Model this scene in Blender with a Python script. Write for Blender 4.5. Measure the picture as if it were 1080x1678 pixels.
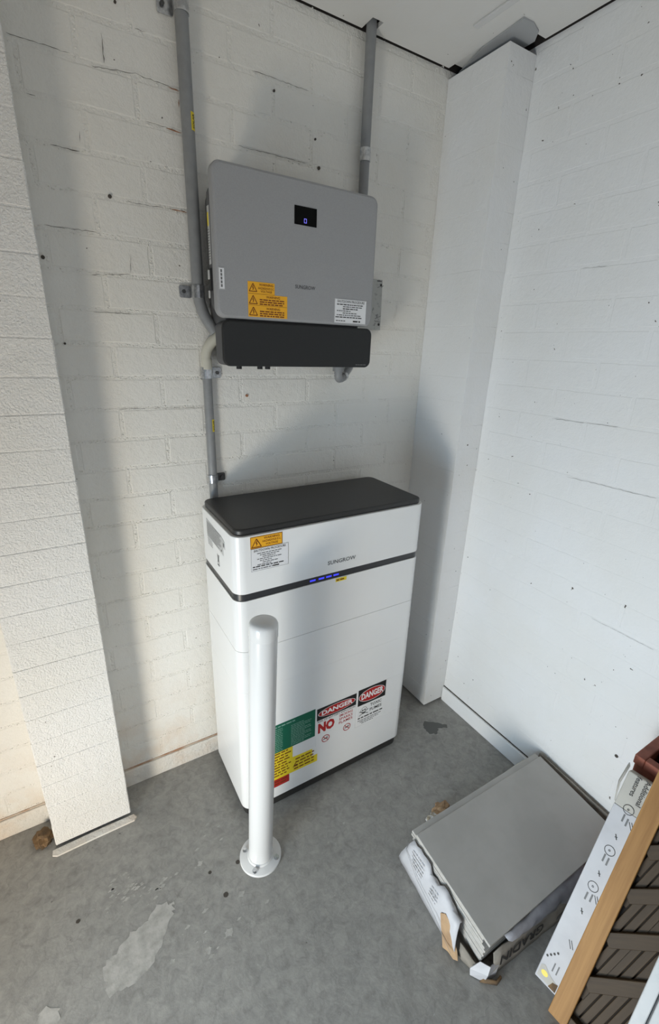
import bpy, bmesh, math, random
from mathutils import Matrix, Vector
random.seed(7)
sc = bpy.context.scene
for o in list(bpy.data.objects):
    bpy.data.objects.remove(o)
C = sc.collection

# ------------------------------------------------------------------ camera
YAW, PITCH, ROLL = 0.5539, -0.3489, 0.0347
F_PX, IMG_H = 741.9, 1678.0
cam_d = bpy.data.cameras.new('camera')
cam_d.sensor_fit = 'VERTICAL'; cam_d.sensor_height = 36.0
cam_d.lens = F_PX / IMG_H * 36.0
cam_d.clip_start = 0.02
cam = bpy.data.objects.new('camera', cam_d); C.objects.link(cam)
fw = Vector((math.sin(YAW) * math.cos(PITCH), math.cos(YAW) * math.cos(PITCH), math.sin(PITCH)))
rt0 = Vector((math.cos(YAW), -math.sin(YAW), 0)); up0 = rt0.cross(fw)
rt = math.cos(ROLL) * rt0 + math.sin(ROLL) * up0
up = -math.sin(ROLL) * rt0 + math.cos(ROLL) * up0
m = Matrix((rt, up, -fw)).transposed().to_4x4(); m.translation = (-1.2811, -1.4235, 1.5604)
cam.matrix_world = m
sc.camera = cam

# ------------------------------------------------------------------ light
sc.view_settings.view_transform = 'Standard'
sc.view_settings.look = 'None'
sc.view_settings.gamma = 1.0
sc.view_settings.use_curve_mapping = False
sc.view_settings.exposure = 0.08
sc.cycles.max_bounces = 8; sc.cycles.diffuse_bounces = 4
w = bpy.data.worlds.new('sky'); sc.world = w; w.use_nodes = True
bg = w.node_tree.nodes['Background']
bg.inputs[0].default_value = (0.62, 0.78, 1.0, 1); bg.inputs[1].default_value = 0.5

def area(name, loc, direction, sx, sy, power, col):
    l = bpy.data.lights.new(name, 'AREA'); l.shape = 'RECTANGLE'
    l.size = sx; l.size_y = sy; l.energy = power; l.color = col
    o = bpy.data.objects.new(name, l); C.objects.link(o)
    o.location = loc
    o.rotation_euler = Vector(direction).to_track_quat('-Z', 'Z').to_euler()
    return o
ROOM_X0, ROOM_Y0 = -2.25, -4.0
# assumed lights, broad cool and small warm, low in an assumed roller-door opening;
# and an added fill light in an assumed doorway behind the photographer
left_lamp = area('assumed_left_lamp', (ROOM_X0 + 0.03, -1.15, 0.42), (1, 0.0, 0), 1.1, 0.74, 12.5, (0.58, 0.80, 1.0))  # assumed broad cool lamp in the door opening, no yard is built
left_lamp.data.spread = math.radians(120)
area('assumed_low_lamp', (ROOM_X0 + 0.05, -1.20, 0.20), (1, 0.35, 0.10), 0.42, 0.32, 17, (1.0, 0.87, 0.68))  # assumed compact lamp, placed low to throw the shadows; nothing outside is modelled
area('added_front_fill', (-1.3, ROOM_Y0 + 0.03, 1.05), (0, 1, 0), 1.7, 1.9, 7.5, (1.0, 0.96, 0.91))  # added fill lamp filling the assumed doorway

# ------------------------------------------------------------------ materials
MATS = {}
def nt_mat(name, col, rough=0.6, metal=0.0, spec=0.5):
    mt = bpy.data.materials.new(name); mt.use_nodes = True
    b = mt.node_tree.nodes['Principled BSDF']
    b.inputs['Base Color'].default_value = (*col, 1)
    b.inputs['Roughness'].default_value = rough
    b.inputs['Metallic'].default_value = metal
    b.inputs['Specular IOR Level'].default_value = spec
    MATS[name] = mt
    return mt
def nd(mt, typ, **kw):
    n = mt.node_tree.nodes.new(typ)
    for k, v in kw.items():
        if k.startswith('_'): setattr(n, k[1:], v)
        else: n.inputs[k].default_value = v
    return n
def lk(mt, a, b): mt.node_tree.links.new(a, b)
def ramp(mt, fac, stops):
    r = mt.node_tree.nodes.new('ShaderNodeValToRGB')
    e = r.color_ramp.elements
    while len(e) < len(stops): e.new(0.5)
    for el, (p, c) in zip(e, stops):
        el.position = p; el.color = (*c, 1) if len(c) == 3 else c
    lk(mt, fac, r.inputs[0]); return r.outputs[0]
def mix(mt, fac, a, b, mode='MIX'):
    n = mt.node_tree.nodes.new('ShaderNodeMix'); n.data_type = 'RGBA'; n.blend_type = mode
    for i, v in ((0, fac), (6, a), (7, b)):
        if hasattr(v, 'is_linked'): lk(mt, v, n.inputs[i])
        elif i == 0: n.inputs[0].default_value = v
        else: n.inputs[i].default_value = (*v, 1)
    return n.outputs[2]
def bump(mt, h, strength, dist, prev=None):
    n = nd(mt, 'ShaderNodeBump', Strength=strength, Distance=dist)
    lk(mt, h, n.inputs['Height'])
    if prev: lk(mt, prev, n.inputs['Normal'])
    return n.outputs[0]
def world_pos(mt):
    return mt.node_tree.nodes.new('ShaderNodeNewGeometry').outputs['Position']
def noise(mt, co, scale, detail=4, rough=0.55, dist=0.0):
    n = nd(mt, 'ShaderNodeTexNoise', Scale=scale, Detail=detail, Roughness=rough, Distortion=dist)
    lk(mt, co, n.inputs['Vector']); return n.outputs[0]

def painted(name, base, grit=0.35, gritscale=260, lump=0.5, rust=True):
    mt = nt_mat(name, base, 0.72, spec=0.3); b = mt.node_tree.nodes['Principled BSDF']
    co = world_pos(mt)
    n1 = noise(mt, co, 3.0, 3); n2 = noise(mt, co, 24, 3)
    c = mix(mt, ramp(mt, n1, [(0.35, (0, 0, 0)), (0.7, (1, 1, 1))]), base, tuple(x * f for x, f in zip(base, (0.965, 0.955, 0.93))))
    spots = ramp(mt, noise(mt, co, 55, 2), [(0.0, (1, 1, 1)), (0.235, (1, 1, 1)), (0.25, (0, 0, 0)), (1, (0, 0, 0))])
    c = mix(mt, spots, c, (0.10, 0.085, 0.07))
    if rust:
        # rust bleed near the damp course at the foot of the wall
        sep = mt.node_tree.nodes.new('ShaderNodeSeparateXYZ'); lk(mt, co, sep.inputs[0])
        mr = nd(mt, 'ShaderNodeMapRange', **{'From Min': 0.07, 'From Max': 0.42, 'To Min': 1.0, 'To Max': 0.0})
        lk(mt, sep.outputs[2], mr.inputs[0])
        mul = nd(mt, 'ShaderNodeMath', _operation='MULTIPLY'); lk(mt, mr.outputs[0], mul.inputs[0])
        lk(mt, ramp(mt, noise(mt, co, 7, 3, 0.6), [(0.45, (0, 0, 0)), (0.75, (0.7, 0.7, 0.7))]), mul.inputs[1])
        c = mix(mt, mul.outputs[0], c, (0.66, 0.50, 0.36))
    lk(mt, c, b.inputs['Base Color'])
    bb = bump(mt, noise(mt, co, gritscale, 2, 0.65), grit, 0.004)
    bb = bump(mt, n2, lump, 0.006, bb)
    bb = bump(mt, noise(mt, co, 75, 2, 0.6), lump * 0.8, 0.004, bb)
    lk(mt, bb, b.inputs['Normal'])
    return mt
painted('paint_back', (0.80, 0.785, 0.745), 0.3, 240, 0.45)
painted('paint_joint', (0.80, 0.785, 0.745), 0.7, 170, 0.8)
painted('paint_right', (0.82, 0.825, 0.83), 0.18, 240, 0.3, rust=False)
painted('paint_pier', (0.80, 0.785, 0.76), 1.0, 190, 0.5, rust=False)
painted('paint_skirt', (0.74, 0.72, 0.68), 0.5, 160, 0.9)
painted('paint_ceiling', (0.74, 0.735, 0.72), 0.08, 200, 0.1, rust=False)
nt_mat('grey_sheet', (0.40, 0.41, 0.42), 0.8)
painted('low_bounce_wall', (0.30, 0.28, 0.26), 0.8, 150, 0.6, rust=False)  # unseen side and front walls, darkened to cut bounced light
nt_mat('void_shade', (0.03, 0.025, 0.022), 0.9)  # near-black colour standing in for shade inside gaps
nt_mat('crack', (0.07, 0.06, 0.05), 0.9)
nt_mat('rust_mark', (0.36, 0.17, 0.09), 0.9)

def concrete():
    mt = nt_mat('concrete', (0.25, 0.245, 0.23), 0.62, spec=0.35); b = mt.node_tree.nodes['Principled BSDF']
    co = world_pos(mt)
    n1 = noise(mt, co, 2.2, 6, 0.6); n2 = noise(mt, co, 14, 6, 0.65, 0.4); n3 = noise(mt, co, 120, 3)
    c = ramp(mt, n1, [(0.3, (0.25, 0.245, 0.23)), (0.55, (0.315, 0.308, 0.288)), (0.75, (0.38, 0.365, 0.335))])
    n4 = noise(mt, co, 38, 5, 0.7, 0.8)
    c = mix(mt, 0.55, c, ramp(mt, n2, [(0.3, (0.21, 0.205, 0.195)), (0.5, (0.32, 0.312, 0.29)), (0.72, (0.42, 0.405, 0.375))]))
    c = mix(mt, 0.35, c, ramp(mt, n4, [(0.32, (0.13, 0.125, 0.115)), (0.5, (0.31, 0.30, 0.28)), (0.68, (0.45, 0.435, 0.40))]))
    scuff = ramp(mt, noise(mt, co, 5.5, 6, 0.75, 1.2), [(0.28, (0.55, 0.55, 0.55)), (0.40, (0, 0, 0))])
    c = mix(mt, scuff, c, (0.19, 0.182, 0.168))
    nn = nd(mt, 'ShaderNodeTexNoise', Scale=3.0, Detail=5.0); lk(mt, co, nn.inputs['Vector'])
    vm = nd(mt, 'ShaderNodeVectorMath', _operation='ADD'); lk(mt, co, vm.inputs[0]); lk(mt, nn.outputs[1], vm.inputs[1])
    v2 = nd(mt, 'ShaderNodeTexVoronoi', Scale=1.5); v2.feature = 'DISTANCE_TO_EDGE'; lk(mt, vm.outputs[0], v2.inputs['Vector'])
    crack = ramp(mt, v2.outputs['Distance'], [(0.0, (0.25, 0.25, 0.25)), (0.003, (0, 0, 0))])
    c = mix(mt, crack, c, (0.12, 0.115, 0.11))
    specks = ramp(mt, noise(mt, co, 90, 2), [(0.74, (0, 0, 0)), (0.77, (0.8, 0.8, 0.8))])
    c = mix(mt, specks, c, (0.46, 0.45, 0.43))
    pits = ramp(mt, noise(mt, co, 70, 2), [(0.22, (0.8, 0.8, 0.8)), (0.25, (0, 0, 0))])
    c = mix(mt, pits, c, (0.08, 0.075, 0.07))
    lk(mt, c, b.inputs['Base Color'])
    lk(mt, ramp(mt, n2, [(0.3, (0.5, 0.5, 0.5)), (0.7, (0.72, 0.72, 0.72))]), b.inputs['Roughness'])
    bb = bump(mt, n3, 0.25, 0.001); bb = bump(mt, n2, 0.4, 0.004, bb)
    lk(mt, bb, b.inputs['Normal'])
concrete()
def speckled(name, base, alt, scale=60, rough=0.6, metal=0, bumpv=0.1, lo=0.4, hi=0.62):
    mt = nt_mat(name, base, rough, metal); b = mt.node_tree.nodes['Principled BSDF']
    co = world_pos(mt); n = noise(mt, co, scale, 4)
    lk(mt, mix(mt, ramp(mt, n, [(lo, (0, 0, 0)), (hi, (1, 1, 1))]), base, alt), b.inputs['Base Color'])
    if bumpv: lk(mt, bump(mt, noise(mt, co, scale * 3, 3), bumpv, 0.001), b.inputs['Normal'])
    return mt
speckled('floor_paint', (0.47, 0.455, 0.425), (0.34, 0.33, 0.305), 38, 0.6, bumpv=0.4, lo=0.4, hi=0.66)
speckled('rust_ledge', (0.56, 0.48, 0.40), (0.40, 0.22, 0.13), 11, 0.9, bumpv=0.3, lo=0.45, hi=0.6)
nt_mat('damp', (0.10, 0.10, 0.095), 0.35)
speckled('batt_white', (0.80, 0.80, 0.79), (0.79, 0.79, 0.785), 8, 0.26, bumpv=0.0)
speckled('batt_black', (0.022, 0.021, 0.020), (0.026, 0.025, 0.024), 300, 0.42, bumpv=0.12)
nt_mat('band_black', (0.03, 0.031, 0.034), 0.35)
nt_mat('seam_dark', (0.30, 0.30, 0.29), 0.8)
speckled('inv_grey', (0.33, 0.33, 0.335), (0.31, 0.31, 0.315), 400, 0.5, bumpv=0.08)
speckled('inv_dark', (0.011, 0.0115, 0.012), (0.014, 0.0145, 0.015), 400, 0.6, bumpv=0.08)
nt_mat('inv_side', (0.085, 0.085, 0.088), 0.55)
nt_mat('display', (0.002, 0.002, 0.002), 0.3, spec=0.1)
def emis(name, col, s):
    mt = nt_mat(name, (0, 0, 0)); b = mt.node_tree.nodes['Principled BSDF']
    b.inputs['Emission Color'].default_value = (*col, 1); b.inputs['Emission Strength'].default_value = s
emis('led_blue', (0.05, 0.06, 1.0), 1.1)
emis('icon_blue', (0.22, 0.2, 1.0), 1.2)
speckled('conduit', (0.255, 0.26, 0.262), (0.23, 0.235, 0.24), 40, 0.45, bumpv=0.0)
nt_mat('conduit_cream', (0.56, 0.54, 0.46), 0.45)
speckled('zinc', (0.62, 0.63, 0.64), (0.42, 0.43, 0.45), 120, 0.28, 0.95, bumpv=0.1)
nt_mat('zinc_dark', (0.10, 0.10, 0.10), 0.4, 0.7)
speckled('plate_grey', (0.42, 0.42, 0.40), (0.25, 0.25, 0.24), 70, 0.5, 0.3, bumpv=0.1, lo=0.55, hi=0.7)
nt_mat('bollard_white', (0.66, 0.66, 0.655), 0.2)
nt_mat('st_orange', (0.86, 0.42, 0.015), 0.45)
nt_mat('st_yellow', (0.80, 0.62, 0.02), 0.45)
nt_mat('st_white', (0.78, 0.78, 0.79), 0.5)
nt_mat('st_green', (0.0, 0.115, 0.062), 0.45)
nt_mat('st_black', (0.012, 0.012, 0.012), 0.4)
nt_mat('st_red', (0.42, 0.015, 0.015), 0.4)
nt_mat('st_grey', (0.50, 0.50, 0.49), 0.5)
nt_mat('st_edge', (0.25, 0.25, 0.25), 0.5)
nt_mat('ink', (0.03, 0.028, 0.026), 0.6)
nt_mat('ink_grey', (0.16, 0.16, 0.16), 0.6)
nt_mat('ink_brown', (0.17, 0.035, 0.0), 0.6)
nt_mat('ink_pale', (0.22, 0.40, 0.32), 0.6)
nt_mat('ink_white', (0.80, 0.80, 0.80), 0.6)
nt_mat('logo_grey', (0.075, 0.075, 0.08), 0.5)
speckled('tile_face', (0.46, 0.445, 0.42), (0.42, 0.405, 0.38), 9, 0.55, bumpv=0.05)
speckled('tile_edge', (0.46, 0.44, 0.41), (0.40, 0.38, 0.35), 60, 0.7)
speckled('kraft', (0.42, 0.28, 0.16), (0.33, 0.21, 0.12), 30, 0.85, bumpv=0.2)
speckled('kraft_grey', (0.30, 0.27, 0.23), (0.22, 0.20, 0.17), 20, 0.85, bumpv=0.2)
speckled('card_white', (0.53, 0.53, 0.55), (0.48, 0.48, 0.50), 12, 0.55, bumpv=0.1)
speckled('card_beige', (0.50, 0.48, 0.43), (0.44, 0.42, 0.38), 12, 0.6, bumpv=0.1)
speckled('foil', (0.40, 0.40, 0.43), (0.30, 0.30, 0.33), 18, 0.35, 0.1, bumpv=0.4)
speckled('clear_wrap', (0.42, 0.36, 0.27), (0.70, 0.69, 0.68), 70, 0.3, bumpv=0.5, lo=0.5, hi=0.6)
speckled('crate_red', (0.29, 0.085, 0.05), (0.20, 0.055, 0.03), 25, 0.6, bumpv=0.2)
speckled('stone_brown', (0.19, 0.115, 0.055), (0.11, 0.075, 0.045), 35, 0.9, bumpv=0.5)
speckled('frame_white', (0.52, 0.53, 0.53), (0.48, 0.49, 0.49), 20, 0.4, bumpv=0.05)
nt_mat('glass_pale', (0.55, 0.60, 0.60), 0.15)
def timber(name, c1, c2, axis):
    mt = nt_mat(name, c1, 0.6, spec=0.3); b = mt.node_tree.nodes['Principled BSDF']
    co = mt.node_tree.nodes.new('ShaderNodeTexCoord').outputs['Object']
    mp = nd(mt, 'ShaderNodeMapping'); lk(mt, co, mp.inputs[0])
    sc_ = [60.0, 60.0, 60.0]; sc_[axis] = 3.0
    mp.inputs['Scale'].default_value = sc_
    n = noise(mt, mp.outputs[0], 1.0, 5, 0.6, 0.6)
    lk(mt, ramp(mt, n, [(0.3, c2), (0.65, c1)]), b.inputs['Base Color'])
    lk(mt, bump(mt, n, 0.15, 0.001), b.inputs['Normal'])
timber('timber_rail', (0.40, 0.215, 0.075), (0.28, 0.14, 0.045), 1)
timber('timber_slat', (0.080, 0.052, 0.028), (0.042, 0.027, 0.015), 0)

# ------------------------------------------------------------------ mesh helpers
def mesh_from(name, verts, faces, smooth=False):
    me = bpy.data.meshes.new(name); me.from_pydata([tuple(v) for v in verts], [], faces); me.update()
    if smooth:
        me.polygons.foreach_set('use_smooth', [True] * len(me.polygons))
    return me
def obj(name, me, mat=None, parent=None, M=None):
    o = bpy.data.objects.new(name, me); C.objects.link(o)
    if mat and len(me.materials) == 0: me.materials.append(MATS[mat])
    if parent: o.parent = parent
    if M is not None: o.matrix_basis = M
    return o
def bm_obj(name, bm, mat, parent=None, M=None, smooth=False, autosmooth=None):
    me = bpy.data.meshes.new(name)
    bmesh.ops.recalc_face_normals(bm, faces=bm.faces)
    bm.to_mesh(me); bm.free()
    if smooth: me.polygons.foreach_set('use_smooth', [True] * len(me.polygons))
    if autosmooth is not None: me.set_sharp_from_angle(angle=autosmooth)
    return obj(name, me, mat, parent, M)
def thing(name, label, cat, loc=(0, 0, 0), group=None):
    o = bpy.data.objects.new(name, None); C.objects.link(o); o.location = loc
    o.empty_display_size = 0.1
    return tag(o, label, cat, group)
def tag(o, label, cat, group=None):
    o['label'] = label; o['category'] = cat
    if group: o['group'] = group
    return o
def struct(o, label=None):
    o['kind'] = 'structure'
    if label: o['label'] = label
    return o
def add_box(bm, x0, x1, y0, y1, z0, z1, M=None):
    vs = [bm.verts.new((x, y, z)) for z in (z0, z1) for y in (y0, y1) for x in (x0, x1)]
    if M is not None:
        for v in vs: v.co = M @ v.co
    fs = [(0, 2, 3, 1), (4, 5, 7, 6), (0, 1, 5, 4), (2, 6, 7, 3), (0, 4, 6, 2), (1, 3, 7, 5)]
    return [bm.faces.new([vs[i] for i in f]) for f in fs], vs
def box(name, b, mat, parent=None, bev=0.0, seg=2, M=None):
    bm = bmesh.new(); add_box(bm, *b)
    if bev:
        bmesh.ops.recalc_face_normals(bm, faces=bm.faces)
        bmesh.ops.bevel(bm, geom=list(bm.edges), offset=bev, segments=seg, affect='EDGES', profile=0.5)
    return bm_obj(name, bm, mat, parent, M)
def rr_pts(x0, x1, y0, y1, r, n=6):
    pts = []
    for cx, cy, a0 in ((x1 - r, y1 - r, 0), (x0 + r, y1 - r, 90), (x0 + r, y0 + r, 180), (x1 - r, y0 + r, 270)):
        for i in range(n + 1):
            a = math.radians(a0 + 90 * i / n); pts.append((cx + r * math.cos(a), cy + r * math.sin(a)))
    return pts
def rr_prism(name, x0, x1, y0, y1, r, z0, z1, mat, parent=None, bev=0.0, M=None, n=6, bottom_bev=True):
    """rounded rectangle in local xy, extruded in z, edges softened by insetting rings"""
    rings = []
    if bev:
        if bottom_bev: rings.append((bev, z0)); rings.append((bev * 0.3, z0 + bev * 0.3)); rings.append((0, z0 + bev))
        else: rings.append((0, z0))
        rings += [(0, z1 - bev), (bev * 0.3, z1 - bev * 0.3), (bev, z1)]
    else: rings = [(0, z0), (0, z1)]
    verts, faces = [], []
    for ins, z in rings:
        for p in rr_pts(x0 + ins, x1 - ins, y0 + ins, y1 - ins, max(r - ins, 0.0005), n): verts.append((p[0], p[1], z))
    N = 4 * (n + 1)
    for k in range(len(rings) - 1):
        for i in range(N):
            j = (i + 1) % N
            faces.append((k * N + i, k * N + j, (k + 1) * N + j, (k + 1) * N + i))
    faces.append(tuple(range(N - 1, -1, -1))); faces.append(tuple(range((len(rings) - 1) * N, len(rings) * N)))
    me = mesh_from(name, verts, faces, True); me.set_sharp_from_angle(angle=math.radians(20))
    return obj(name, me, mat, parent, M)
def frames(path):
    pts = [Vector(p) for p in path]; out = []
    t0 = (pts[1] - pts[0]).normalized()
    ref = Vector((1, 0, 0)) if abs(t0.x) < 0.8 else Vector((0, 1, 0))
    u = (ref - t0 * ref.dot(t0)).normalized()
    for i, p in enumerate(pts):
        if i == 0: t = pts[1] - pts[0]
        elif i == len(pts) - 1: t = pts[-1] - pts[-2]
        else: t = pts[i + 1] - pts[i - 1]
        t.normalize(); u = (u - t * u.dot(t)).normalized(); out.append((p, u, t.cross(u)))
    return out
def tube_mesh(name, path, r, n=20, cap=True):
    verts, faces = [], []
    rad = r if isinstance(r, (list, tuple)) else [r] * len(path)
    for (p, u, v), rr in zip(frames(path), rad):
        for i in range(n):
            a = 2 * math.pi * i / n; verts.append(p + u * (rr * math.cos(a)) + v * (rr * math.sin(a)))
    for k in range(len(path) - 1):
        for i in range(n):
            j = (i + 1) % n
            faces.append((k * n + i, k * n + j, (k + 1) * n + j, (k + 1) * n + i))
    if cap:
        faces.append(tuple(range(n - 1, -1, -1))); faces.append(tuple(range((len(path) - 1) * n, len(path) * n)))
    me = mesh_from(name, verts, faces, True); me.set_sharp_from_angle(angle=math.radians(50))
    return me
def tube(name, path, r, mat, parent=None, n=20, M=None):
    return obj(name, tube_mesh(name, path, r, n), mat, parent, M)
def bend(pts, r, n=6):
    """round the inner corners of a polyline"""
    pts = [Vector(p) for p in pts]; out = [pts[0]]
    for a, b, c in zip(pts, pts[1:], pts[2:]):
        d1 = (a - b).normalized(); d2 = (c - b).normalized()
        for i in range(n + 1):
            t = i / n
            out.append((b + d1 * r) * (1 - t) ** 2 + b * 2 * t * (1 - t) + (b + d2 * r) * t ** 2)
    out.append(pts[-1]); return out
def prism(name, pts, z0, z1, mat, parent=None, M=None):
    n = len(pts); verts = [(x, y, z0) for x, y in pts] + [(x, y, z1) for x, y in pts]
    faces = [tuple(range(n - 1, -1, -1)), tuple(range(n, 2 * n))] + [(i, (i + 1) % n, n + (i + 1) % n, n + i) for i in range(n)]
    me = mesh_from(name, verts, faces)
    bm = bmesh.new(); bm.from_mesh(me); bmesh.ops.recalc_face_normals(bm, faces=bm.faces); bm.to_mesh(me); bm.free()
    return obj(name, me, mat, parent, M)
def basis(o, x, y):
    x = Vector(x).normalized(); y = Vector(y); y = (y - x * y.dot(x)).normalized(); z = x.cross(y)
    M = Matrix((x, y, z)).transposed().to_4x4(); M.translation = Vector(o); return M

# text and print: flat shapes lying just above a sticker, in the sticker's own xy
def text_geo(s, size, bold=0.0, sx=1.0):
    cu = bpy.data.curves.new('t', 'FONT'); cu.body = s; cu.size = size; cu.align_x = 'CENTER'; cu.align_y = 'CENTER'
    cu.offset = bold * size; cu.resolution_u = 2; cu.fill_mode = 'FRONT'
    o = bpy.data.objects.new('t', cu); C.objects.link(o)
    me = bpy.data.meshes.new_from_object(o.evaluated_get(bpy.context.evaluated_depsgraph_get()))
    vs = [(v.co.x * sx, v.co.y) for v in me.vertices]; fs = [tuple(p.vertices) for p in me.polygons]
    bpy.data.objects.remove(o); bpy.data.curves.remove(cu); bpy.data.meshes.remove(me)
    return vs, fs
class Ink:
    """collects print by colour; every colour becomes one sub-part"""
    def __init__(s): s.d = {}
    def put(s, mat, vs, fs, lvl=0):
        V, F_ = s.d.setdefault((mat, lvl), ([], [])); o = len(V)
        V += [(x, y) for x, y in vs]; F_ += [tuple(i + o for i in f) for f in fs]
    def text(s, t, x, y, size, mat='ink', bold=0.0, sx=1.0, rot=0.0, lvl=0, width=None, skew=0.0):
        vs, fs = text_geo(t, size, bold, sx)
        if width:
            w_ = max(v[0] for v in vs) - min(v[0] for v in vs); vs = [(a * width / w_, b) for a, b in vs]
        c, n = math.cos(rot), math.sin(rot)
        s.put(mat, [(x + a * c - b * n, y + a * n + b * c) for a, b in vs], fs, lvl)
    def rect(s, x0, y0, x1, y1, mat='ink', lvl=0): s.put(mat, [(x0, y0), (x1, y0), (x1, y1), (x0, y1)], [(0, 1, 2, 3)], lvl)
    def poly(s, pts, mat='ink', lvl=0): s.put(mat, pts, [tuple(range(len(pts)))], lvl)
    def ring(s, cx, cy, rx, ry, t, mat='ink', lvl=0, n=32):
        vs = []
        for i in range(n):
            a = 2 * math.pi * i / n; vs += [(cx + rx * math.cos(a), cy + ry * math.sin(a)), (cx + (rx - t) * math.cos(a), cy + (ry - t) * math.sin(a))]
        s.put(mat, vs, [(2 * i, (2 * i + 2) % (2 * n), (2 * i + 3) % (2 * n), 2 * i + 1) for i in range(n)], lvl)
    def disc(s, cx, cy, rx, ry, mat, lvl=0, n=32):
        s.poly([(cx + rx * math.cos(2 * math.pi * i / n), cy + ry * math.sin(2 * math.pi * i / n)) for i in range(n)], mat, lvl)
    def frame(s, x0, y0, x1, y1, t, mat='ink', lvl=0):
        s.rect(x0, y0, x1, y0 + t, mat, lvl); s.rect(x0, y1 - t, x1, y1, mat, lvl)
        s.rect(x0, y0 + t, x0 + t, y1 - t, mat, lvl); s.rect(x1 - t, y0 + t, x1, y1 - t, mat, lvl)
    def stroke(s, x0, y0, x1, y1, t, mat='ink', lvl=0):
        d = Vector((x1 - x0, y1 - y0)).normalized(); p = Vector((-d.y, d.x)) * t / 2
        s.put(mat, [(x0 + p.x, y0 + p.y), (x0 - p.x, y0 - p.y), (x1 - p.x, y1 - p.y), (x1 + p.x, y1 + p.y)], [(0, 1, 2, 3)], lvl)
    def fine(s, x0, x1, y, h, mat='ink', seed=0, fill=1.0, lvl=0):
        """small print that cannot be read: a row of word-length dashes"""
        r = random.Random(seed); x = x0; end = x0 + (x1 - x0) * fill
        while x < end - h:
            w_ = min(r.uniform(1.5, 5) * h, end - x); s.rect(x, y - h / 2, x + w_, y + h / 2, mat, lvl); x += w_ + 0.7 * h
    def bolt_sign(s, cx, cy, w_, mat='ink_brown'):
        h = w_ * 0.87; t = w_ * 0.09
        a, b, c = (cx - w_ / 2, cy - h / 2), (cx + w_ / 2, cy - h / 2), (cx, cy + h / 2)
        for p, q_ in ((a, b), (b, c), (c, a)): s.stroke(*p, *q_, t, mat)
        s.stroke(cx + w_ * .05, cy + h * .24, cx - w_ * .07, cy - h * .02, t, mat)
        s.stroke(cx - w_ * .07, cy - h * .02, cx + w_ * .07, cy - h * .05, t, mat)
        s.stroke(cx + w_ * .07, cy - h * .05, cx - w_ * .02, cy - h * .32, t, mat)
    def build(s, parent, M, z=0.0008, name='print', stuff=True):
        for (mat, lvl), (V, F_) in s.d.items():
            me = mesh_from(name, [(x, y, z + lvl * 0.0003) for x, y in V], F_)
            o = obj(name, me, mat, parent, M)
            if stuff: o['kind'] = 'stuff'
I4 = Matrix.Identity(4)
def sticker(name, parent, M, pts, mat, ink=None, thick=0.0006, label=None):
    """pts: outline in the local xy of M (relative to the parent)"""
    st = prism(name, pts, 0.0, thick, mat, parent, M)
    if label: st['label'] = label
    if ink: ink.build(st, I4, thick + 0.0003)
    return st
def rect_pts(x0, y0, x1, y1): return [(x0, y0), (x1, y0), (x1, y1), (x0, y1)]

# ------------------------------------------------------------------ the room
CEIL, TOP = 2.42, 2.62
XR = 0.1189; PD = 0.2444
XL0, XL1, PLD = -1.477, -1.2512, 0.1268
Z0 = -0.12
floor = struct(box('floor', (ROOM_X0 - .2, XR + .2, ROOM_Y0 - .2, .2, Z0, 0.0), 'concrete'), 'bare grey concrete garage floor with paint spills')
wall_back = struct(box('wall_back', (ROOM_X0 - .2, XR + .2, 0.0, .2, 0.0, CEIL), 'paint_joint'), 'white painted brick wall behind the battery cabinet')
wall_right = struct(box('wall_right', (XR, XR + .2, ROOM_Y0 - .2, 0.0, 0.0, CEIL), 'paint_right'), 'bright white painted brick wall on the right')
# left wall with an assumed half-raised roller door
LX = ROOM_X0; DY0, DY1, DZ = -3.05, -.45, 2.05
bm = bmesh.new()
add_box(bm, LX - .2, LX, DY1, 0.0, 0, TOP); add_box(bm, LX - .2, LX, ROOM_Y0 - .2, DY0, 0, TOP); add_box(bm, LX - .2, LX, DY0, DY1, DZ, TOP)
struct(bm_obj('wall_left', bm, 'low_bounce_wall'), 'left garage wall round the assumed roller door')
door = struct(box('door_assumed', (LX - .12, LX - .10, DY0, DY1, 1.10, DZ), 'plate_grey'), 'assumed half-raised roller door')
for k in range(10): box('slat', (LX - .10, LX - .09, DY0, DY1, 1.105 + k * .094, 1.185 + k * .094), 'plate_grey', door, .003)
# front wall with an assumed doorway behind the photographer
bm = bmesh.new()
add_box(bm, ROOM_X0, -2.15, ROOM_Y0 - .2, ROOM_Y0, 0, TOP); add_box(bm, -.45, XR, ROOM_Y0 - .2, ROOM_Y0, 0, TOP); add_box(bm, -2.15, -.45, ROOM_Y0 - .2, ROOM_Y0, 2.02, TOP)
struct(bm_obj('wall_front', bm, 'low_bounce_wall'), 'front garage wall with an assumed open doorway')

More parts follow.
